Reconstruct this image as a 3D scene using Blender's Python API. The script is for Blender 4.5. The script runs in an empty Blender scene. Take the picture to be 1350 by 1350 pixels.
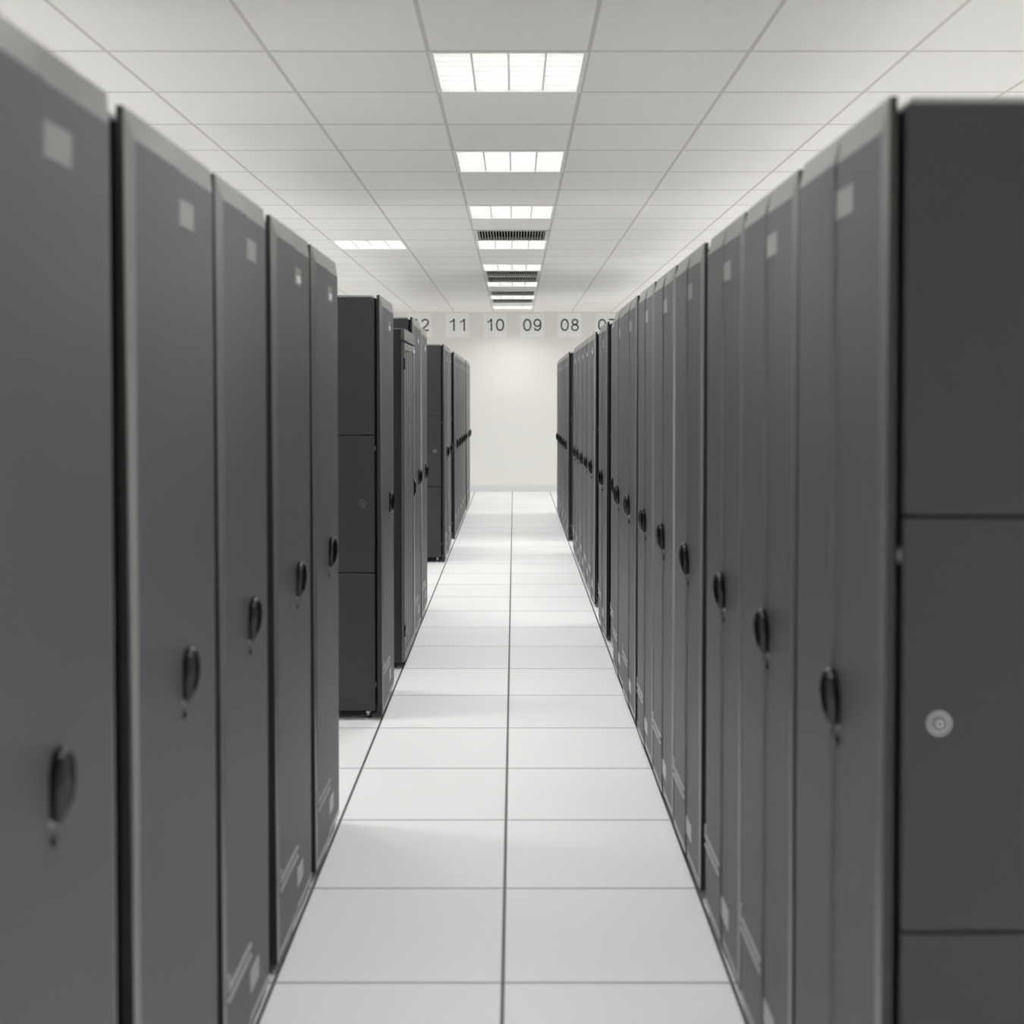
import bpy, math, random
from mathutils import Vector, Matrix

random.seed(7)
sc = bpy.context.scene
COL = sc.collection

# ---------------------------------------------------------------- camera constants
F_PX, PITCH, H_CAM = 1573.0, math.radians(1.2), 1.539

# ================================================================= materials
def new_mat(name):
    m = bpy.data.materials.new(name)
    m.use_nodes = True
    nt = m.node_tree
    b = nt.nodes.get('Principled BSDF')
    return m, nt, b

def simple(name, col, rough=0.5, metal=0.0, spec=0.5, bump=0.0, bscale=400.0, var=0.0):
    m, nt, b = new_mat(name)
    b.inputs['Base Color'].default_value = (*col, 1)
    b.inputs['Roughness'].default_value = rough
    b.inputs['Metallic'].default_value = metal
    b.inputs['Specular IOR Level'].default_value = spec
    if bump or var:
        tc = nt.nodes.new('ShaderNodeTexCoord')
        n = nt.nodes.new('ShaderNodeTexNoise')
        n.inputs['Scale'].default_value = bscale
        n.inputs['Detail'].default_value = 2
        nt.links.new(tc.outputs['Object'], n.inputs['Vector'])
        if bump:
            bp = nt.nodes.new('ShaderNodeBump')
            bp.inputs['Strength'].default_value = bump
            bp.inputs['Distance'].default_value = 0.001
            nt.links.new(n.outputs['Fac'], bp.inputs['Height'])
            nt.links.new(bp.outputs['Normal'], b.inputs['Normal'])
        if var:
            mx = nt.nodes.new('ShaderNodeMix'); mx.data_type = 'RGBA'
            mx.inputs[6].default_value = (*[c * (1 - var) for c in col], 1)
            mx.inputs[7].default_value = (*[min(1, c * (1 + var)) for c in col], 1)
            nt.links.new(n.outputs['Fac'], mx.inputs[0])
            nt.links.new(mx.outputs[2], b.inputs['Base Color'])
    return m

def emission(name, col, s):
    m, nt, b = new_mat(name)
    b.inputs['Base Color'].default_value = (0.8, 0.8, 0.8, 1)
    b.inputs['Emission Color'].default_value = (*col, 1)
    b.inputs['Emission Strength'].default_value = s
    return m

def math_node(nt, op, a, bval=None, clamp=False):
    n = nt.nodes.new('ShaderNodeMath'); n.operation = op; n.use_clamp = clamp
    if isinstance(a, (int, float)): n.inputs[0].default_value = a
    else: nt.links.new(a, n.inputs[0])
    if bval is not None:
        if isinstance(bval, (int, float)): n.inputs[1].default_value = bval
        else: nt.links.new(bval, n.inputs[1])
    return n.outputs[0]

def line_mask(nt, coord, origin, pitch, width):
    """1 on the grid lines of one axis, 0 between."""
    t = math_node(nt, 'SUBTRACT', coord, origin)
    t = math_node(nt, 'DIVIDE', t, pitch)
    t = math_node(nt, 'ADD', t, 0.5)
    t = math_node(nt, 'FRACT', t)
    t = math_node(nt, 'SUBTRACT', t, 0.5)
    t = math_node(nt, 'ABSOLUTE', t)
    return math_node(nt, 'LESS_THAN', t, width / pitch / 2)

def tiled(name, base, linecol, ox, oy, pitch, wx, wy, rough, tvar, speck, speck_scale, wy_strength=1.0, spec=0.5):
    m, nt, b = new_mat(name)
    tc = nt.nodes.new('ShaderNodeTexCoord')
    sp = nt.nodes.new('ShaderNodeSeparateXYZ')
    nt.links.new(tc.outputs['Object'], sp.inputs[0])
    x, y = sp.outputs[0], sp.outputs[1]
    lx = line_mask(nt, x, ox, pitch, wx)
    ly = math_node(nt, 'MULTIPLY', line_mask(nt, y, oy, pitch, wy), wy_strength)
    ln = math_node(nt, 'MAXIMUM', lx, ly)
    ix = math_node(nt, 'FLOOR', math_node(nt, 'DIVIDE', math_node(nt, 'SUBTRACT', x, ox), pitch))
    iy = math_node(nt, 'FLOOR', math_node(nt, 'DIVIDE', math_node(nt, 'SUBTRACT', y, oy), pitch))
    cb = nt.nodes.new('ShaderNodeCombineXYZ')
    nt.links.new(ix, cb.inputs[0]); nt.links.new(iy, cb.inputs[1])
    wn = nt.nodes.new('ShaderNodeTexWhiteNoise'); wn.noise_dimensions = '3D'
    nt.links.new(cb.outputs[0], wn.inputs['Vector'])
    nz = nt.nodes.new('ShaderNodeTexNoise'); nz.inputs['Scale'].default_value = speck_scale; nz.inputs['Detail'].default_value = 3
    nt.links.new(tc.outputs['Object'], nz.inputs['Vector'])
    v = math_node(nt, 'MULTIPLY', math_node(nt, 'SUBTRACT', wn.outputs['Value'], 0.5), tvar)
    s = math_node(nt, 'MULTIPLY', math_node(nt, 'SUBTRACT', nz.outputs['Fac'], 0.5), speck)
    k = math_node(nt, 'ADD', math_node(nt, 'ADD', v, s), 1.0)
    sc_ = nt.nodes.new('ShaderNodeVectorMath'); sc_.operation = 'SCALE'
    sc_.inputs[0].default_value = base
    nt.links.new(k, sc_.inputs['Scale'])
    mx = nt.nodes.new('ShaderNodeMix'); mx.data_type = 'RGBA'
    nt.links.new(ln, mx.inputs[0]); nt.links.new(sc_.outputs[0], mx.inputs[6])
    mx.inputs[7].default_value = (*linecol, 1)
    nt.links.new(mx.outputs[2], b.inputs['Base Color'])
    bp = nt.nodes.new('ShaderNodeBump'); bp.inputs['Strength'].default_value = 0.4; bp.inputs['Distance'].default_value = 0.002
    inv = math_node(nt, 'SUBTRACT', 1.0, ln)
    nt.links.new(inv, bp.inputs['Height']); nt.links.new(bp.outputs['Normal'], b.inputs['Normal'])
    b.inputs['Roughness'].default_value = rough
    b.inputs['Specular IOR Level'].default_value = spec
    return m

M = {}
M['floor'] = tiled('white_laminate_floor', (0.845, 0.85, 0.848), (0.10, 0.10, 0.095), -0.030, 4.897, 0.6,
                   0.010, 0.0075, 0.45, 0.04, 0.10, 160.0, 0.85, spec=0.35)
M['ceiling'] = tiled('mineral_ceiling_tile', (0.90, 0.885, 0.86), (0.66, 0.64, 0.61), 0.29, 10.29, 0.625,
                     0.017, 0.024, 0.85, 0.03, 0.06, 90.0, 0.9, spec=0.2)
M['wall'] = simple('warm_white_paint', (0.82, 0.81, 0.785), 0.8, bump=0.15, bscale=250, spec=0.2)
M['wall_dim'] = simple('grey_low_bounce_wall', (0.62, 0.62, 0.61), 0.8)  # unseen front wall, greyed so it bounces less light onto the doors
M['base'] = simple('skirting_grey', (0.72, 0.72, 0.73), 0.4)
M['door'] = simple('graphite_powder_coat', (0.100, 0.101, 0.112), 0.50, bump=0.06, bscale=900, var=0.05)
M['rim'] = simple('graphite_metallic_rim', (0.31, 0.31, 0.305), 0.32, metal=0.6)
M['kick'] = simple('floor_bounce_strip', (0.40, 0.40, 0.39), 0.4)  # light bounced off the floor, put into a paler bevel and ledge colour
M['edge'] = simple('shaded_door_edge', (0.022, 0.022, 0.024), 0.5)  # dark edge, deepened in colour so gaps between doors look fully shaded
M['side'] = simple('charcoal_side_panel', (0.034, 0.035, 0.038), 0.5, bump=0.08, bscale=900, var=0.05)
M['body'] = simple('black_frame_steel', (0.008, 0.008, 0.009), 0.6)
M['lid'] = simple('light_grey_lid', (0.30, 0.30, 0.31), 0.35)
M['handle'] = simple('gloss_black_plastic', (0.004, 0.004, 0.005), 0.16, spec=0.6)
M['tip'] = simple('grey_latch_tip', (0.35, 0.35, 0.33), 0.4)
M['badge'] = simple('grey_badge', (0.26, 0.26, 0.255), 0.4)
M['label'] = simple('pale_asset_label', (0.50, 0.50, 0.49), 0.45)
M['dot'] = simple('white_sticker', (0.85, 0.85, 0.88), 0.4)
M['silver'] = simple('zinc_steel', (0.72, 0.72, 0.74), 0.28, metal=1.0)
M['rubber'] = simple('black_rubber', (0.012, 0.012, 0.012), 0.7)
M['sign'] = simple('sign_paper', (0.90, 0.90, 0.895), 0.7, spec=0.2)
M['ink'] = simple('sign_ink', (0.03, 0.03, 0.032), 0.6)
M['lamp_white'] = simple('white_lamp_enamel', (0.85, 0.85, 0.84), 0.35)
M['tube'] = emission('lit_tube', (1.0, 0.99, 0.97), 5.0)
M['vent'] = simple('grey_vent_paint', (0.60, 0.59, 0.565), 0.5)
M['slat'] = simple('vent_slat', (0.20, 0.195, 0.185), 0.5)
M['duct'] = simple('dark_duct', (0.010, 0.010, 0.010), 0.9)
M['bar'] = simple('mesh_door_bar', (0.17, 0.17, 0.172), 0.36, metal=0.3)

def perforated():
    m, nt, b = new_mat('perforated_steel')
    tc = nt.nodes.new('ShaderNodeTexCoord'); sp = nt.nodes.new('ShaderNodeSeparateXYZ')
    nt.links.new(tc.outputs['Object'], sp.inputs[0])
    def cell(c, p):
        t = math_node(nt, 'FRACT', math_node(nt, 'DIVIDE', c, p))
        return math_node(nt, 'SUBTRACT', t, 0.5)
    a, c = cell(sp.outputs[1], 0.011), cell(sp.outputs[2], 0.011)
    d = math_node(nt, 'ADD', math_node(nt, 'MULTIPLY', a, a), math_node(nt, 'MULTIPLY', c, c))
    hole = math_node(nt, 'LESS_THAN', d, 0.115)
    mx = nt.nodes.new('ShaderNodeMix'); mx.data_type = 'RGBA'
    nt.links.new(hole, mx.inputs[0])
    mx.inputs[6].default_value = (0.26, 0.26, 0.25, 1); mx.inputs[7].default_value = (0.05, 0.05, 0.049, 1)
    nt.links.new(mx.outputs[2], b.inputs['Base Color'])
    b.inputs['Roughness'].default_value = 0.45
    return m
M['perf'] = perforated()

# ================================================================= mesh builder
class MB:
    def __init__(self): self.v, self.f, self.mi, self.sm = [], [], [], []
    def face(self, pts, mi=0, smooth=False):
        b = len(self.v); self.v += [tuple(p) for p in pts]
        self.f.append(tuple(range(b, b + len(pts)))); self.mi.append(mi); self.sm.append(smooth)
    def box(self, x0, x1, y0, y1, z0, z1, mi=0):
        b = len(self.v)
        self.v += [(x, y, z) for z in (z0, z1) for y in (y0, y1) for x in (x0, x1)]
        for q in ((0, 2, 3, 1), (4, 5, 7, 6), (0, 1, 5, 4), (2, 6, 7, 3), (0, 4, 6, 2), (1, 3, 7, 5)):
            self.f.append(tuple(b + i for i in q)); self.mi.append(mi); self.sm.append(False)
    def bevel_box(self, x0, x1, y0, y1, z0, z1, c, mi=0):
        """box whose twelve edges are chamfered by c"""
        xs, ys, zs = (x0, x1), (y0, y1), (z0, z1)
        b = len(self.v); idx = {}
        for i in (0, 1):
            for j in (0, 1):
                for k in (0, 1):
                    sx, sy, sz = (1 - 2 * i), (1 - 2 * j), (1 - 2 * k)
                    for ax in range(3):
                        p = [xs[i] + c * sx, ys[j] + c * sy, zs[k] + c * sz]
                        p[ax] = (xs, ys, zs)[ax][(i, j, k)[ax]]
                        idx[(i, j, k, ax)] = len(self.v); self.v.append(tuple(p))
        def add(ids):
            pts = [Vector(self.v[q]) for q in ids]
            ctr = sum(pts, Vector()) / len(pts)
            n = (pts[1] - pts[0]).cross(pts[2] - pts[0])
            mid = Vector(((x0 + x1) / 2, (y0 + y1) / 2, (z0 + z1) / 2))
            if n.dot(ctr - mid) < 0: ids = ids[::-1]
            self.f.append(tuple(ids)); self.mi.append(mi); self.sm.append(False)
        for ax in range(3):
            for s in (0, 1):
                ring = []
                for (p, q) in ((0, 0), (1, 0), (1, 1), (0, 1)):
                    t = [0, 0, 0]; t[ax] = s; t[(ax + 1) % 3] = p; t[(ax + 2) % 3] = q
                    ring.append(idx[(*t, ax)])
                add(ring)
        for ax in range(3):
            o1, o2 = (ax + 1) % 3, (ax + 2) % 3
            for p in (0, 1):
                for q in (0, 1):
                    t0 = [0, 0, 0]; t0[o1] = p; t0[o2] = q
                    t1 = list(t0); t1[ax] = 1
                    add([idx[(*t0, o1)], idx[(*t1, o1)], idx[(*t1, o2)], idx[(*t0, o2)]])
        for i in (0, 1):
            for j in (0, 1):
                for k in (0, 1):
                    add([idx[(i, j, k, 0)], idx[(i, j, k, 1)], idx[(i, j, k, 2)]])
    def cyl(self, c, ax, r, h0, h1, n=16, mi=0, r2=None):
        """capped cylinder along axis ax from h0 to h1 around centre c (2 other coordinates taken from c)"""
        r2 = r if r2 is None else r2
        o1, o2 = (ax + 1) % 3, (ax + 2) % 3
        b = len(self.v)
        for h, rr in ((h0, r), (h1, r2)):
            for i in range(n):
                a = 2 * math.pi * i / n
                p = list(c); p[ax] = h; p[o1] += rr * math.cos(a); p[o2] += rr * math.sin(a)
                self.v.append(tuple(p))
        for i in range(n):
            j = (i + 1) % n
            self.f.append((b + i, b + j, b + n + j, b + n + i)); self.mi.append(mi); self.sm.append(True)
        self.f.append(tuple(b + i for i in range(n))[::-1]); self.mi.append(mi); self.sm.append(False)
        self.f.append(tuple(b + n + i for i in range(n))); self.mi.append(mi); self.sm.append(False)
    def blob(self, c, rx, ry, rz, e=1.0, nu=20, nv=14, mi=0):
        """superellipsoid"""
        def sp(t, p): return math.copysign(abs(t) ** p, t)
        b = len(self.v)
        for i in range(nv + 1):
            ph = -math.pi / 2 + math.pi * i / nv
            for j in range(nu):
                th = 2 * math.pi * j / nu
                self.v.append((c[0] + rx * sp(math.cos(ph), e) * sp(math.cos(th), e),
                               c[1] + ry * sp(math.cos(ph), e) * sp(math.sin(th), e),
                               c[2] + rz * math.sin(ph)))
        for i in range(nv):
            for j in range(nu):
                k = (j + 1) % nu
                self.f.append((b + i * nu + j, b + i * nu + k, b + (i + 1) * nu + k, b + (i + 1) * nu + j))
                self.mi.append(mi); self.sm.append(True)
    def mesh(self, name, mats):
        me = bpy.data.meshes.new(name)
        me.from_pydata(self.v, [], self.f)
        for m in mats: me.materials.append(m)
        for p, i, s in zip(me.polygons, self.mi, self.sm):
            p.material_index = i; p.use_smooth = s
        me.validate(); me.update()
        return me

def link(name, me, parent=None, loc=(0, 0, 0)):
    o = bpy.data.objects.new(name, me); COL.objects.link(o)
    o.location = loc
    if parent is not None: o.parent = parent
    return o

def thing(name, label, cat, loc=(0, 0, 0), group=None, rz=0.0):
    o = bpy.data.objects.new(name, None); COL.objects.link(o)
    o.empty_display_size = 0.1
    o.location = loc; o.rotation_euler = (0, 0, rz)
    o['label'] = label; o['category'] = cat
    if group: o['group'] = group
    return o

def structure(name, me, label=None):
    o = link(name, me); o['kind'] = 'structure'
    if label: o['label'] = label; o['category'] = name.split('_')[0]
    return o

def copy_tree(o, parent=None):
    c = o.copy(); COL.objects.link(c)
    if parent is not None: c.parent = parent
    for ch in list(o.children): copy_tree(ch, c)
    return c

# ================================================================= room shell
WX, Y_BACK, Y_FRONT, Z_C = 4.2, 19.15, -2.2, 2.877
TP, TX0, TY0 = 0.625, 0.29, 10.29                  # ceiling grid pitch and origin

m = MB(); m.box(-WX, WX, Y_FRONT, Y_BACK, -0.05, 0.0)
structure('floor', m.mesh('floor', [M['floor']]), 'raised floor of white laminate tiles with dark joints')
for nm, a in (('wall_back', (-WX - .1, WX + .1, Y_BACK, Y_BACK + .1)), ('wall_front', (-WX - .1, WX + .1, Y_FRONT - .1, Y_FRONT)),
              ('wall_left', (-WX - .1, -WX, Y_FRONT, Y_BACK)), ('wall_right', (WX, WX + .1, Y_FRONT, Y_BACK))):
    m = MB(); m.box(*a, -0.05, Z_C + .3)
    structure(nm, m.mesh(nm, [M['wall_dim' if nm == 'wall_front' else 'wall']]), {'wall_back': 'plain white end wall closing the aisle', 'wall_front': 'grey wall behind the viewer',
              'wall_left': 'white side wall behind the left cabinets', 'wall_right': 'white side wall behind the right cabinets'}[nm])
m = MB(); m.bevel_box(-WX, WX, Y_BACK - .016, Y_BACK, 0.0, 0.098, 0.004)
structure('baseboard_back', m.mesh('baseboard_back', [M['base']]), 'pale grey skirting along the end wall')

def cell_xy(i, k):
    return TX0 + TP * i, TY0 + TP * k
# cells (column, row): column -1 runs down the middle of the aisle
LIGHTS = [(-1, 12), (-1, 9), (-1, 6), (-1, 3), (-1, 0), (-1, -3), (-1, -6), (-1, -9), (-1, -13), (-1, -17), (-3, 0),
          *[(i, k) for k in (9, 6, 3, 0, -3, -6, -9, -13, -17) for i in (-6, 4)]]  # outer-aisle lights: unseen, added for their bounce onto ceiling and door tops
VENTS = [(-1, 10), (-1, 8), (-1, 5), (-1, 4), (-1, -1)]
HOLES = set(LIGHTS) | set(VENTS)
m = MB()
i0, i1 = -8, 7
k0, k1 = -21, 15
for i in range(i0, i1):
    for k in range(k0, k1):
        if (i, k) in HOLES: continue
        x0, y0 = cell_xy(i, k)
        x1, y1 = min(x0 + TP, WX), min(y0 + TP, Y_BACK)
        x0, y0 = max(x0, -WX), max(y0, Y_FRONT)
        if x1 - x0 < 0.005 or y1 - y0 < 0.005: continue
        m.box(x0, x1, y0, y1, Z_C, Z_C + 0.015)
structure('ceiling', m.mesh('ceiling', [M['ceiling']]), 'suspended ceiling of off-white mineral tiles')

# ================================================================= ceiling lights
R = TP / 2
fm = MB()                                            # recessed housing with a rim
d, w = 0.11, 0.018
fm.box(-R, -R + w, -R, R, -0.004, d); fm.box(R - w, R, -R, R, -0.004, d)
fm.box(-R + w, R - w, -R, -R + w, -0.004, d); fm.box(-R + w, R - w, R - w, R, -0.004, d)
fm.box(-R, R, -R, R, d, d + 0.01)
fm = fm.mesh('lamp_housing', [M['lamp_white']])
lm = MB(); q = R - w
for a in range(5):
    x = -q + 2 * q * a / 4
    if 0 < a < 4: lm.box(x - .004, x + .004, -q, q, 0.004, 0.05)
for a in range(1, 8):
    y = -q + 2 * q * a / 8
    lm.box(-q, q, y - .0025, y + .0025, 0.006, 0.045)
lm = lm.mesh('lamp_louvre', [M['lamp_white']])
tm = MB(); tm.cyl((0, 0, 0), 1, 0.013, -q + .01, q - .01, 12); tm = tm.mesh('lamp_tube', [M['tube']])
LAMP_W = 13.5
ld = bpy.data.lights.new('fluorescent_glow', 'AREA')
ld.shape = 'SQUARE'; ld.size = 0.55; ld.energy = LAMP_W; ld.color = (1.0, 1.0, 0.995); ld.spread = math.radians(142)
ld3 = ld.copy(); ld3.energy = LAMP_W * .35
ld2 = ld.copy(); ld2.energy = LAMP_W * 2.45
def light_label(i, k):
    mid = {12: 'recessed louvre light in the middle ceiling strip, the one beside the end wall',
           9: 'recessed louvre light between two single dark vents in the middle ceiling strip',
           6: 'recessed louvre light just past the double dark vent overhead',
           3: 'recessed louvre light on the near side of the double dark vent',
           0: 'recessed louvre light just past the large slatted vent overhead',
           -3: 'recessed louvre light on the camera side of the large slatted vent',
           -6: 'second recessed louvre light on the camera side of the large slatted vent',
           -9: 'recessed louvre light overhead at the near end of the aisle',
           -13: 'recessed louvre light overhead at the camera',
           -17: 'added unseen louvre light overhead behind the viewer'}  # last one is unseen, added to brighten the near side panel and rims
    if i == -1: return mid[k]
    if i == -3: return 'lone recessed light above the tops of the left cabinet row'
    side = 'left' if i < 0 else 'right'
    n = ['first', 'second', 'third', 'fourth', 'fifth', 'sixth', 'seventh', 'eighth', 'ninth'][{-17: 0, -13: 1, -9: 2, -6: 3, -3: 4, 0: 5, 3: 6, 6: 7, 9: 8}[k]]
    return f'{n} added unseen recessed light from the camera end in the aisle hidden behind the {side} cabinets'
proto = None
for (i, k) in LIGHTS:
    x0, y0 = cell_xy(i, k)
    if proto is None:
        o = proto = thing('ceiling_light', '', 'ceiling light', group='recessed ceiling lights')
        link('housing', fm, o); link('louvre', lm, o)
        for a in range(4):
            link('tube', tm, o, (-q + 2 * q * (a + .5) / 4, 0, 0.068))
        L = bpy.data.objects.new('lamp_glow', ld); COL.objects.link(L); L.parent = o; L.location = (0, 0, -0.006)
    else:
        o = copy_tree(proto)
        if abs(i + 1) > 3 and (i, k) not in ((-6, 0), (-6, -3)):                            # unseen lights added over the outer aisles, boosted to brighten the ceiling
            next(c for c in o.children if c.type == 'LIGHT').data = ld2
        if (i, k) == (-3, 0):
            next(c for c in o.children if c.type == 'LIGHT').data = ld3
    o.location = (x0 + R, y0 + R, Z_C); o['label'] = light_label(i, k)

# ================================================================= vents
vf = MB(); w = 0.035
vf.box(-R, -R + w, -R, R, -0.006, 0.02); vf.box(R - w, R, -R, R, -0.006, 0.02)
vf.box(-R + w, R - w, -R, -R + w, -0.006, 0.02); vf.box(-R + w, R - w, R - w, R, -0.006, 0.02)
vf = vf.mesh('vent_frame', [M['vent']])
vs = MB(); n = 24
for a in range(n):
    x = -R + w + (2 * R - 2 * w) * (a + .5) / n
    vs.box(x - .0045, x + .0045, -R + w, R - w, -0.004, 0.028)
vs = vs.mesh('vent_slats', [M['slat']])
vb = MB(); vb.box(-R, R, -R, R, 0.10, 0.11)
vb.box(-R, -R + .01, -R, R, 0.02, 0.10); vb.box(R - .01, R, -R, R, 0.02, 0.10)
vb.box(-R, R, -R, -R + .01, 0.02, 0.10); vb.box(-R, R, R - .01, R, 0.02, 0.10)
vb = vb.mesh('vent_duct', [M['duct']])
vlab = {10: 'dark slatted ceiling vent beside the last light before the end wall', 8: 'single dark slatted ceiling vent beyond the third bright light',
        5: 'far half of the double dark ceiling vent', 4: 'near half of the double dark ceiling vent',
        -1: 'large dark slatted ceiling vent at the top of the view'}
proto = None
for (i, k) in VENTS:
    x0, y0 = cell_xy(i, k)
    if proto is None:
        o = proto = thing('air_vent', '', 'vent', group='slatted ceiling vents')
        link('frame', vf, o); link('slats', vs, o); link('duct_box', vb, o)
    else:
        o = copy_tree(proto)
    o.location = (x0 + R, y0 + R, Z_C); o['label'] = vlab[k]

# ================================================================= number signs
def ribbon(m, pts, w, closed=False):
    n = len(pts); P = [Vector((p[0], p[1])) for p in pts]; L = []
    for i in range(n):
        a = P[i - 1] if (i > 0 or closed) else P[i]
        b = P[(i + 1) % n] if (i < n - 1 or closed) else P[i]
        t = (b - a).normalized(); nrm = Vector((-t.y, t.x))
        L.append((P[i] + nrm * w / 2, P[i] - nrm * w / 2))
    for i in range(n if closed else n - 1):
        j = (i + 1) % n
        for y0, y1 in ((-.0008, .0006),):
            a, b, c, d = L[i][0], L[i][1], L[j][1], L[j][0]
            m.face([(a.x, y0, a.y), (b.x, y0, b.y), (c.x, y0, c.y), (d.x, y0, d.y)])
            m.face([(a.x, y0, a.y), (d.x, y0, d.y), (d.x, y1, d.y), (a.x, y1, a.y)])
            m.face([(b.x, y1, b.y), (c.x, y1, c.y), (c.x, y0, c.y), (b.x, y0, b.y)])
def arc(cx, cy, rx, ry, a0, a1, n=24, e=1.0):
    out = []
    for i in range(n + 1):
        a = math.radians(a0 + (a1 - a0) * i / n); c, q = math.cos(a), math.sin(a)
        out.append((cx + rx * math.copysign(abs(c) ** e, c), cy + ry * math.copysign(abs(q) ** e, q)))
    return out
DIGIT = {}
for ch in '012789':
    m = MB(); h, w = .0975, .0235
    if ch == '0': ribbon(m, arc(0, 0, .054, h - w / 2, 0, 360, 32, .9)[:-1], w, True)
    if ch == '1':
        ribbon(m, [(.026, -h), (.026, h)], w)
        ribbon(m, [(-.044, .046), (-.015, .052), (.008, .066), (.020, .090)], .019)
    if ch == '2':
        ribbon(m, arc(0, .041, .050, .045, 172, -28, 20) + [(.030, -.004), (-.018, -.046), (-.044, -.068), (-.051, -h + w / 2)], w)
        ribbon(m, [(-.062, -h + w / 2), (.060, -h + w / 2)], w)
    if ch == '7':
        ribbon(m, [(-.058, h - w / 2), (.060, h - w / 2)], w); ribbon(m, [(.052, h - w), (.010, .005), (-.018, -h)], w)
    if ch == '8':
        ribbon(m, arc(0, .0465, .043, .040, 0, 360, 28)[:-1], w, True); ribbon(m, arc(0, -.042, .051, .0445, 0, 360, 28)[:-1], w, True)
    if ch == '9':
        ribbon(m, arc(-.002, .032, .050, .054, 0, 360, 28)[:-1], w, True)
        ribbon(m, [(.050, .034), (.050, 0)] + arc(-.002, -.020, .052, .066, 0, -160, 16), w)
    DIGIT[ch] = m.mesh('numeral_' + ch, [M['ink']])
sm = MB(); sm.box(-.189, .189, -.004, 0, -.192, .192); sm = sm.mesh('sign_board', [M['sign']])
for j, txt in enumerate(('12', '11', '10', '09', '08', '07')):
    o = thing('number_sign', f'square white sign reading {txt} high on the end wall', 'sign', (-1.51 + .6 * j, Y_BACK - .001, 2.667), 'numbered signs on the end wall')
    link('board', sm, o)
    for n_, ch in enumerate(txt):
        t = link('numeral', DIGIT[ch], o, (-.082 + .164 * n_, -.0045, .005)); t['label'] = f'dark grey numeral {ch}'

# ================================================================= server cabinets
# local frame: door front at x = 0 facing +x, body behind it (-x), width along y, base at z = 0
def door_mesh(W, H):
    m = MB(); hw = W / 2 - .003; z0, z1 = .03, H
    g = .0002                                        # half of the joint between the two leaves
    def leaf(ya, yb, xf, bl, br):
        bt, bb, xs, xb = .052, .028, -.014, -.026
        O = [(ya, z0), (yb, z0), (yb, z1), (ya, z1)]
        I = [(ya + bl, z0 + bb), (yb - br, z0 + bb), (yb - br, z1 - bt), (ya + bl, z1 - bt)]
        sx = [xf - .003 if i in (0, 1) else xs for i in range(4)]
        for i in range(4):
            j = (i + 1) % 4
            m.face([(xb, *O[i]), (xb, *O[j]), (sx[j], *O[j]), (sx[i], *O[i])], 3)
            if i == 1 and not br:      # step down at the joint
                m.face([(sx[1], *O[1]), (xs, *O[2]), (xf, *I[2]), (xf, *I[1])], 1)
            elif i == 3 and not bl:
                m.face([(xs, *O[3]), (sx[0], *O[0]), (xf, *I[0]), (xf, *I[3])], 0)
            else:
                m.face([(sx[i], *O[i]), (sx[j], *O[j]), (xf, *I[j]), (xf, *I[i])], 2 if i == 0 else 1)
        m.face([(xf, *p) for p in I], 0)
        m.face([(xb, *p) for p in O[::-1]], 0)
    leaf(-hw, -g, 0.0, .017, 0)
    leaf(g, hw, -.005, 0, .017)
    # ledge: two thin bars on the first leaf, with a short upright at its outer end
    ya, yb = -hw + .019, -g - .001
    for za in (.212, .238):
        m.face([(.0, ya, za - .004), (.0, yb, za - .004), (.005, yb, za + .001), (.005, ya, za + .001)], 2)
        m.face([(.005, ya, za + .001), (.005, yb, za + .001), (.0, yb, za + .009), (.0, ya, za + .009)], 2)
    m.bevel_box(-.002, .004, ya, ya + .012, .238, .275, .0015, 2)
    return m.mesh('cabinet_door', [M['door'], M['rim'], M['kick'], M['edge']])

def handle_mesh():
    m = MB()
    prof = [(-.002, .93), (.004, 1.0), (.010, .985), (.016, .92), (.021, .80), (.025, .62), (.028, .40), (.0295, .15)]
    n = 32; b = len(m.v)
    for x, k in prof:
        for i in range(n):
            a = 2 * math.pi * i / n
            m.v.append((x, .0205 * k * math.cos(a), .054 * k * math.sin(a)))
    for r_ in range(len(prof) - 1):
        for i in range(n):
            j = (i + 1) % n
            m.f.append((b + r_ * n + i, b + r_ * n + j, b + (r_ + 1) * n + j, b + (r_ + 1) * n + i)); m.mi.append(0); m.sm.append(True)
    m.f.append(tuple(b + (len(prof) - 1) * n + i for i in range(n))); m.mi.append(0); m.sm.append(True)
    m.bevel_box(-.001, .008, -.016, .016, -.056, -.046, .003, 1)
    return m.mesh('cabinet_handle', [M['handle'], M['tip']])
def lock_mesh():
    m = MB(); m.cyl((0, 0, 0), 0, .0085, -.001, .006, 14, 0, .0075); m.cyl((0, 0, 0), 0, .004, .006, .0075, 10, 0)
    return m.mesh('cabinet_lock', [M['handle']])
def plate_mesh(name, w, h, mat, t=.0015):
    m = MB(); m.bevel_box(-.0005, t, -w / 2, w / 2, -h / 2, h / 2, .0005)
    return m.mesh(name, [mat])

def body_mesh(W, H, D=1.0):
    m = MB(); hw = W / 2 - .014
    m.box(-D, -.060, -hw, hw, .062, H - .012, 0)
    m.box(-.062, -.026, -hw + .05, hw - .05, .062, H - .012, 0)
    m.bevel_box(-D, -.047, -hw - .010, hw + .010, H - .012, H - .001, .002, 1)      # lid
    for s in (-1, 1):                                                        # base rails
        m.box(-D + .02, -.06, s * hw - (.03 if s > 0 else 0), s * hw + (.03 if s < 0 else 0), .05, .064, 0)
    return m.mesh('cabinet_body', [M['body'], M['lid']])

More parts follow.
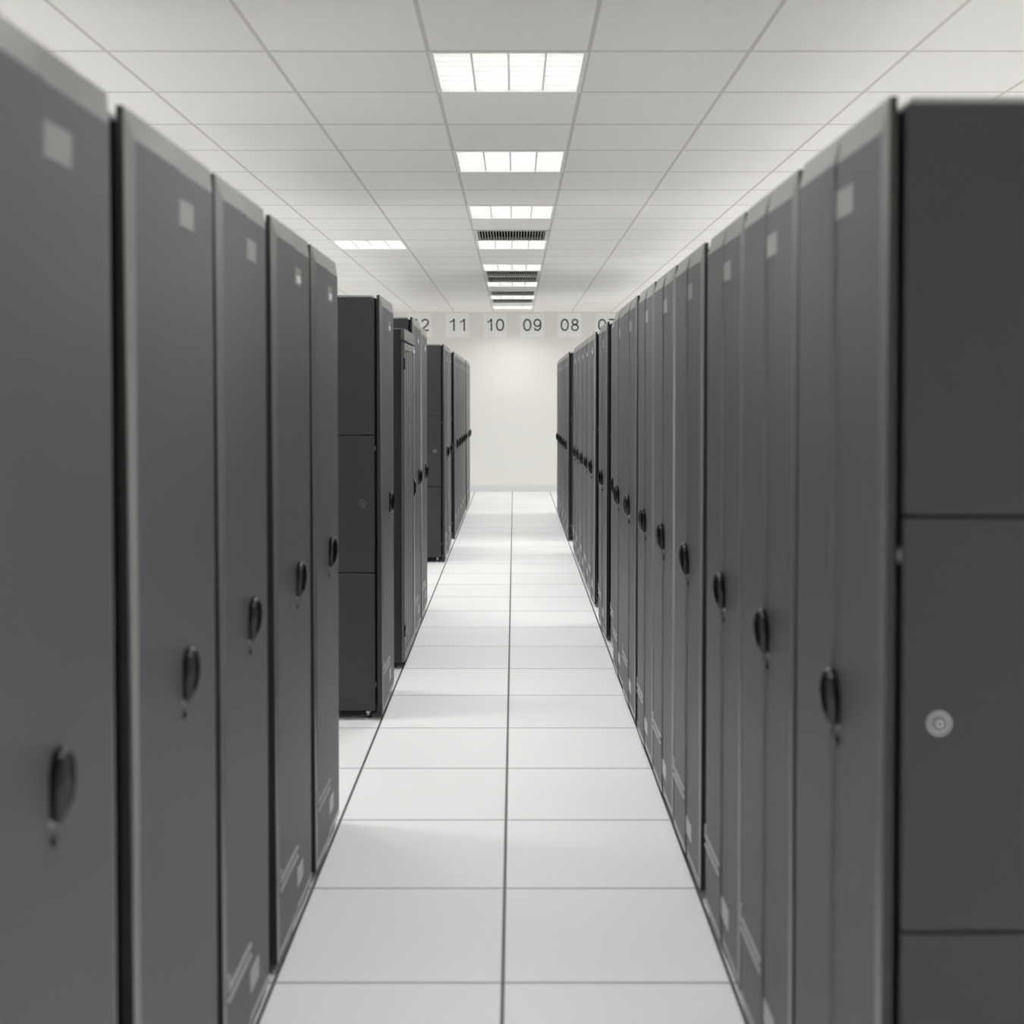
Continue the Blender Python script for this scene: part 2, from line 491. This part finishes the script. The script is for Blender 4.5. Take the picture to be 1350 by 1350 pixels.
def foot_mesh():
    m = MB(); m.cyl((0, 0, 0), 2, .008, .010, .064, 12); m.cyl((0, 0, 0), 2, .020, .0, .008, 16, 0, .017)
    m.cyl((0, 0, 0), 2, .013, .03, .04, 6)
    return m.mesh('levelling_foot', [M['silver']])
def caster_mesh():
    m = MB(); m.cyl((0, 0, .024), 1, .024, -.012, .012, 18, 0)
    m.bevel_box(-.018, .018, -.017, -.013, .02, .056, .001, 1); m.bevel_box(-.018, .018, .013, .017, .02, .056, .001, 1)
    m.bevel_box(-.022, .022, -.02, .02, .052, .058, .001, 1)
    return m.mesh('caster', [M['rubber'], M['silver']])
def side_mesh(z0, z1, D=1.0):
    m = MB(); m.bevel_box(-D + .004, -.038, -.007, .007, z0, z1, .002, 0)
    return m.mesh('side_panel', [M['side']])
def side_lock_mesh():
    m = MB(); m.cyl((0, 0, 0), 1, .018, -.003, .003, 20, 0); m.cyl((0, 0, 0), 1, .0145, -.0045, -.002, 20, 1)
    m.cyl((0, 0, 0), 1, .009, -.0055, -.004, 16, 0); m.cyl((0, 0, 0), 1, .0065, -.006, -.005, 16, 1)
    m.cyl((0, 0, 0), 1, .003, -.0065, -.005, 12, 0)
    return m.mesh('side_lock', [M['silver'], M['body']])
def pin_mesh():
    m = MB(); m.cyl((0, 0, 0), 2, .0028, -.012, .012, 10, 0); m.box(-.03, .004, -.002, .002, -.003, .003, 0)
    return m.mesh('hinge_pin', [M['badge']])

ME = dict(handle=handle_mesh(), lock=lock_mesh(), badge=plate_mesh('badge', .105, .050, M['badge']),
          dot=plate_mesh('white_sticker', .060, .020, M['dot'], .003), low=plate_mesh('asset_label', .105, .054, M['label']),
          foot=foot_mesh(), caster=caster_mesh(), slock=side_lock_mesh(), pin=pin_mesh())
GEN = {}
def gen(kind, W, H):
    key = (kind, W, H)
    if key not in GEN:
        GEN[key] = {'door': door_mesh, 'body': body_mesh}[kind](W, H)
    return GEN[key]

PROTO = {}
def cabinet(W, H, dot, side):
    """a cabinet of this width, height, badge style and exposed side (-1, 0, +1 along local y): first one built, later ones copied"""
    key = (W, H, dot, side)
    if key in PROTO: return copy_tree(PROTO[key])
    r = thing('server_cabinet', '', 'cabinet')
    link('body', gen('body', W, H), r)
    for fx in (-.075, -.93):
        for fy in (-1, 1):
            link('levelling_foot', ME['foot'], r, (fx, fy * (W / 2 - .035), 0))
    for fx in (-.24, -.78):
        for fy in (-1, 1):
            link('caster', ME['caster'], r, (fx, fy * (W / 2 - .075), 0))
    dr = link('door', gen('door', W, H), r)
    h = link('handle', ME['handle'], dr, (-.003, .026, 1.008)); h.rotation_euler = (0, .10, 0); h['label'] = 'glossy black paddle handle'
    link('lock', ME['lock'], dr, (-.005, .026, .930))
    link('badge', ME['badge'], dr, (-.005, .058, H - .128))
    if dot:
        t = link('sticker', ME['dot'], dr, (-.005, .072, H - .136)); t['label'] = 'small white sticker'
    link('asset_label', ME['low'], dr, (-.005, .058, .137))
    if side:
        ys = side * (W / 2 - .007)
        for (za, zb, lk) in ((.048, .698, 0), (.703, 1.349, 1), (1.354, H - .014, 0)):
            kk = ('side', za, zb)
            if kk not in GEN: GEN[kk] = side_mesh(za, zb)
            sp = link('side_panel', GEN[kk], r, (0, ys, 0))
            if lk:
                l = link('lock', ME['slock'], sp, (-.095, side * .007, 1.03))
                if side > 0: l.rotation_euler = (0, 0, math.pi)
        for z in (.17, 1.29):
            link('hinge', ME['pin'], r, (-.036, side * (W / 2 - .012), z))
    PROTO[key] = r
    return r

def place(side_of_aisle, xf, y0, W, H, label, group, dot=True, exposed=False):
    left = side_of_aisle == 'left'
    s = 0 if not exposed else (-1 if left else 1)
    o = cabinet(W, H, dot, s)
    o.location = (xf, y0 + W / 2, 0); o.rotation_euler = (0, 0, 0 if left else math.pi)
    o['label'] = label; o['group'] = group
    return o

WR, HR, HL = .570, 2.000, 2.013
ORD = ['first', 'second', 'third', 'fourth', 'fifth', 'sixth', 'seventh', 'eighth', 'ninth']
# right row, block of nine by the camera
xs = [.565, .566, .566, .560, .558, .555, .553, .555, .592]
ys = [1.845, 2.44, 3.00, 3.605, 4.218, 4.826, 5.50, 6.11, 6.715]
ws = [.55, .53, .52, .57, .565, .54, .57, .565, .60]
for k in range(9):
    if k == 0: lb = 'grey server cabinet at the camera end of the right row, its dark side panel showing'
    elif k == 8: lb = 'grey server cabinet set slightly back, ninth and last of the front right block'
    else: lb = f'grey server cabinet with plain badge, {ORD[k]} from the camera end of the right row'
    place('right', xs[k], ys[k], ws[k], HR, lb, 'cabinets in the front right block', dot=False, exposed=(k == 0))
place('right', .568, 7.44, .60, HR, 'single grey server cabinet between two black gaps in the right row', 'cabinets in the right row', dot=False, exposed=True)
for k, y in enumerate((8.63, 9.235, 9.84, 10.51, 11.105)):
    place('right', .575, y, WR, HR, f'grey server cabinet with white sticker, {ORD[k]} of the five in the middle right block',
          'cabinets in the middle right block', exposed=(k in (0, 3)))
for k, y in enumerate((12.57, 13.175, 13.90, 14.505, 15.11)):
    place('right', .562, y, WR, HR, f'distant grey server cabinet, {ORD[k]} of the five in the far right block',
          'cabinets in the far right block', exposed=(k in (0, 2)))
# left row
WL = .565
for k, (xf, y, w_) in enumerate(((-.625, 1.300, .585), (-.625, 1.955, .565), (-.625, 2.55, .50), (-.625, 3.13, .565), (-.625, 3.745, .535))):
    lb = [ 'grey server cabinet at the camera end of the left row, cut by the view',
           'second grey server cabinet from the camera end of the left row, past a black gap',
           'third grey server cabinet from the camera in the left row, plain grey badge',
           'fourth left-row server cabinet, black gap on its camera side, white sticker on badge',
           'last grey server cabinet of the front left block, next to the black side panel' ][k]
    place('left', xf, y, w_, HL, lb, 'cabinets in the front left block', dot=k >= 3)
place('left', -.621, 5.62, .585, HL, 'lone left-row server cabinet with its black three-piece side and lock showing', 'cabinets in the left row', exposed=True)
for k, y in enumerate((7.46, 8.055)):
    place('left', -.624, y, WL, (2.03, 2.006)[k], ['grey solid-door server cabinet right behind the shorter mesh-door cabinet',
          'second grey solid-door server cabinet past the mesh-door cabinet, white floor gap beyond it'][k], 'cabinets in the left row', exposed=(k == 0))
for k, y in enumerate((10.97, 11.57)):
    place('left', -.636, y, WL, HL, ['distant left server cabinet showing its dark side panel across open floor',
          'distant left server cabinet tucked behind the one with the dark side panel'][k], 'cabinets in the far left block', exposed=(k == 0))
for k, y in enumerate((12.78, 13.375, 13.97, 14.565, 15.16)):
    place('left', -.634, y, WL, HL, f'distant grey server cabinet, {ORD[k]} of five past the last tall black gap on the left',
          'cabinets in the far left block', exposed=(k == 0))
for k, y in enumerate((16.05, 16.65)):
    place('left', -.634, y, WL, HL, ['distant grey server cabinet, last but one before the end wall on the left',
          'very last grey server cabinet on the left, by the end wall'][k], 'cabinets in the far left block', exposed=(k == 0))

# the shorter cabinet with the perforated door
W, H, D = .70, 1.915, 1.0
r = thing('mesh_door_cabinet', 'shorter server cabinet with perforated door, black hinges and plain charcoal side', 'cabinet', (-.615, 6.69 + W / 2, 0))
m = MB(); m.bevel_box(-D, -.022, -W / 2, W / 2, .035, H, .003, 0); m.bevel_box(-D - .001, -.021, -W / 2 - .001, W / 2 + .001, H - .004, H + .001, .001, 1)
link('body', m.mesh('mesh_cabinet_body', [M['side'], M['lid']]), r)
m = MB(); m.box(-D + .03, -.05, -W / 2 + .03, W / 2 - .03, 0, .036); link('plinth', m.mesh('plinth', [M['body']]), r)
m = MB(); m.bevel_box(-.022, .0, -W / 2, W / 2, H - .066, H, .003, 0); tb = link('top_bar', m.mesh('top_bar', [M['bar']]), r)
m = MB(); hw = W / 2; za, zb = .04, H - .078
m.bevel_box(-.020, 0, -hw, -hw + .025, za, zb, .002, 0); m.bevel_box(-.020, 0, hw - .12, hw, za, zb, .002, 0)
m.bevel_box(-.020, 0, -hw + .025, hw - .12, za, za + .05, .002, 0); m.bevel_box(-.020, 0, -hw + .025, hw - .12, zb - .04, zb, .002, 0)
for a in range(1, 4):
    y = -hw + .025 + (W - .145) * a / 4
    m.bevel_box(-.008, -.003, y - .005, y + .005, za + .05, zb - .04, .0015, 0)
dr = link('door', m.mesh('mesh_door_frame', [M['bar']]), r)
m = MB(); m.box(-.012, -.006, -hw + .025, hw - .12, za + .05, zb - .04); link('perforated_panel', m.mesh('perforated_panel', [M['perf']]), dr)
for z in (1.718, .215):
    m = MB(); m.bevel_box(-.006, .004, -hw - .001, -hw + .02, z - .032, z + .032, .0015); h = link('hinge', m.mesh('hinge', [M['handle']]), dr); h['label'] = 'black door hinge'
m = MB(); m.bevel_box(-.001, .013, hw - .072, hw - .048, .94, 1.01, .004); m.bevel_box(-.001, .007, hw - .08, hw - .04, .925, 1.025, .003)
h = link('handle', m.mesh('swing_handle', [M['handle']]), dr); h['label'] = 'black swing handle'
t = link('sticker', ME['dot'], dr, (0, hw - .07, H - .105)); t['label'] = 'small white sticker'

# ================================================================= camera
cd = bpy.data.cameras.new('camera'); cam = bpy.data.objects.new('camera', cd); COL.objects.link(cam)
cam.location = (0, 0, H_CAM); cam.rotation_euler = (math.pi / 2 - PITCH, 0, 0)
cd.sensor_fit = 'HORIZONTAL'; cd.sensor_width = 36.0; cd.lens = F_PX / 1350 * 36
hor = 521.6 + F_PX * math.tan(PITCH)
cd.shift_x = -3 / 1350; cd.shift_y = -(675 - hor) / 1350
cd.clip_start = 0.05; cd.clip_end = 100
cd.dof.use_dof = True; cd.dof.focus_distance = 8.2; cd.dof.aperture_fstop = 2.8
sc.camera = cam

# ================================================================= world and view
w = bpy.data.worlds.new('world'); sc.world = w; w.use_nodes = True
w.node_tree.nodes['Background'].inputs[0].default_value = (0.05, 0.05, 0.05, 1)
sc.view_settings.view_transform = 'Standard'; sc.view_settings.look = 'None'
sc.view_settings.gamma = 1; sc.view_settings.use_curve_mapping = False
sc.view_settings.exposure = 0.0
sc.cycles.use_denoising = True
sc.cycles.max_bounces = 10; sc.cycles.diffuse_bounces = 6; sc.cycles.glossy_bounces = 4
sc.cycles.sample_clamp_indirect = 8.0
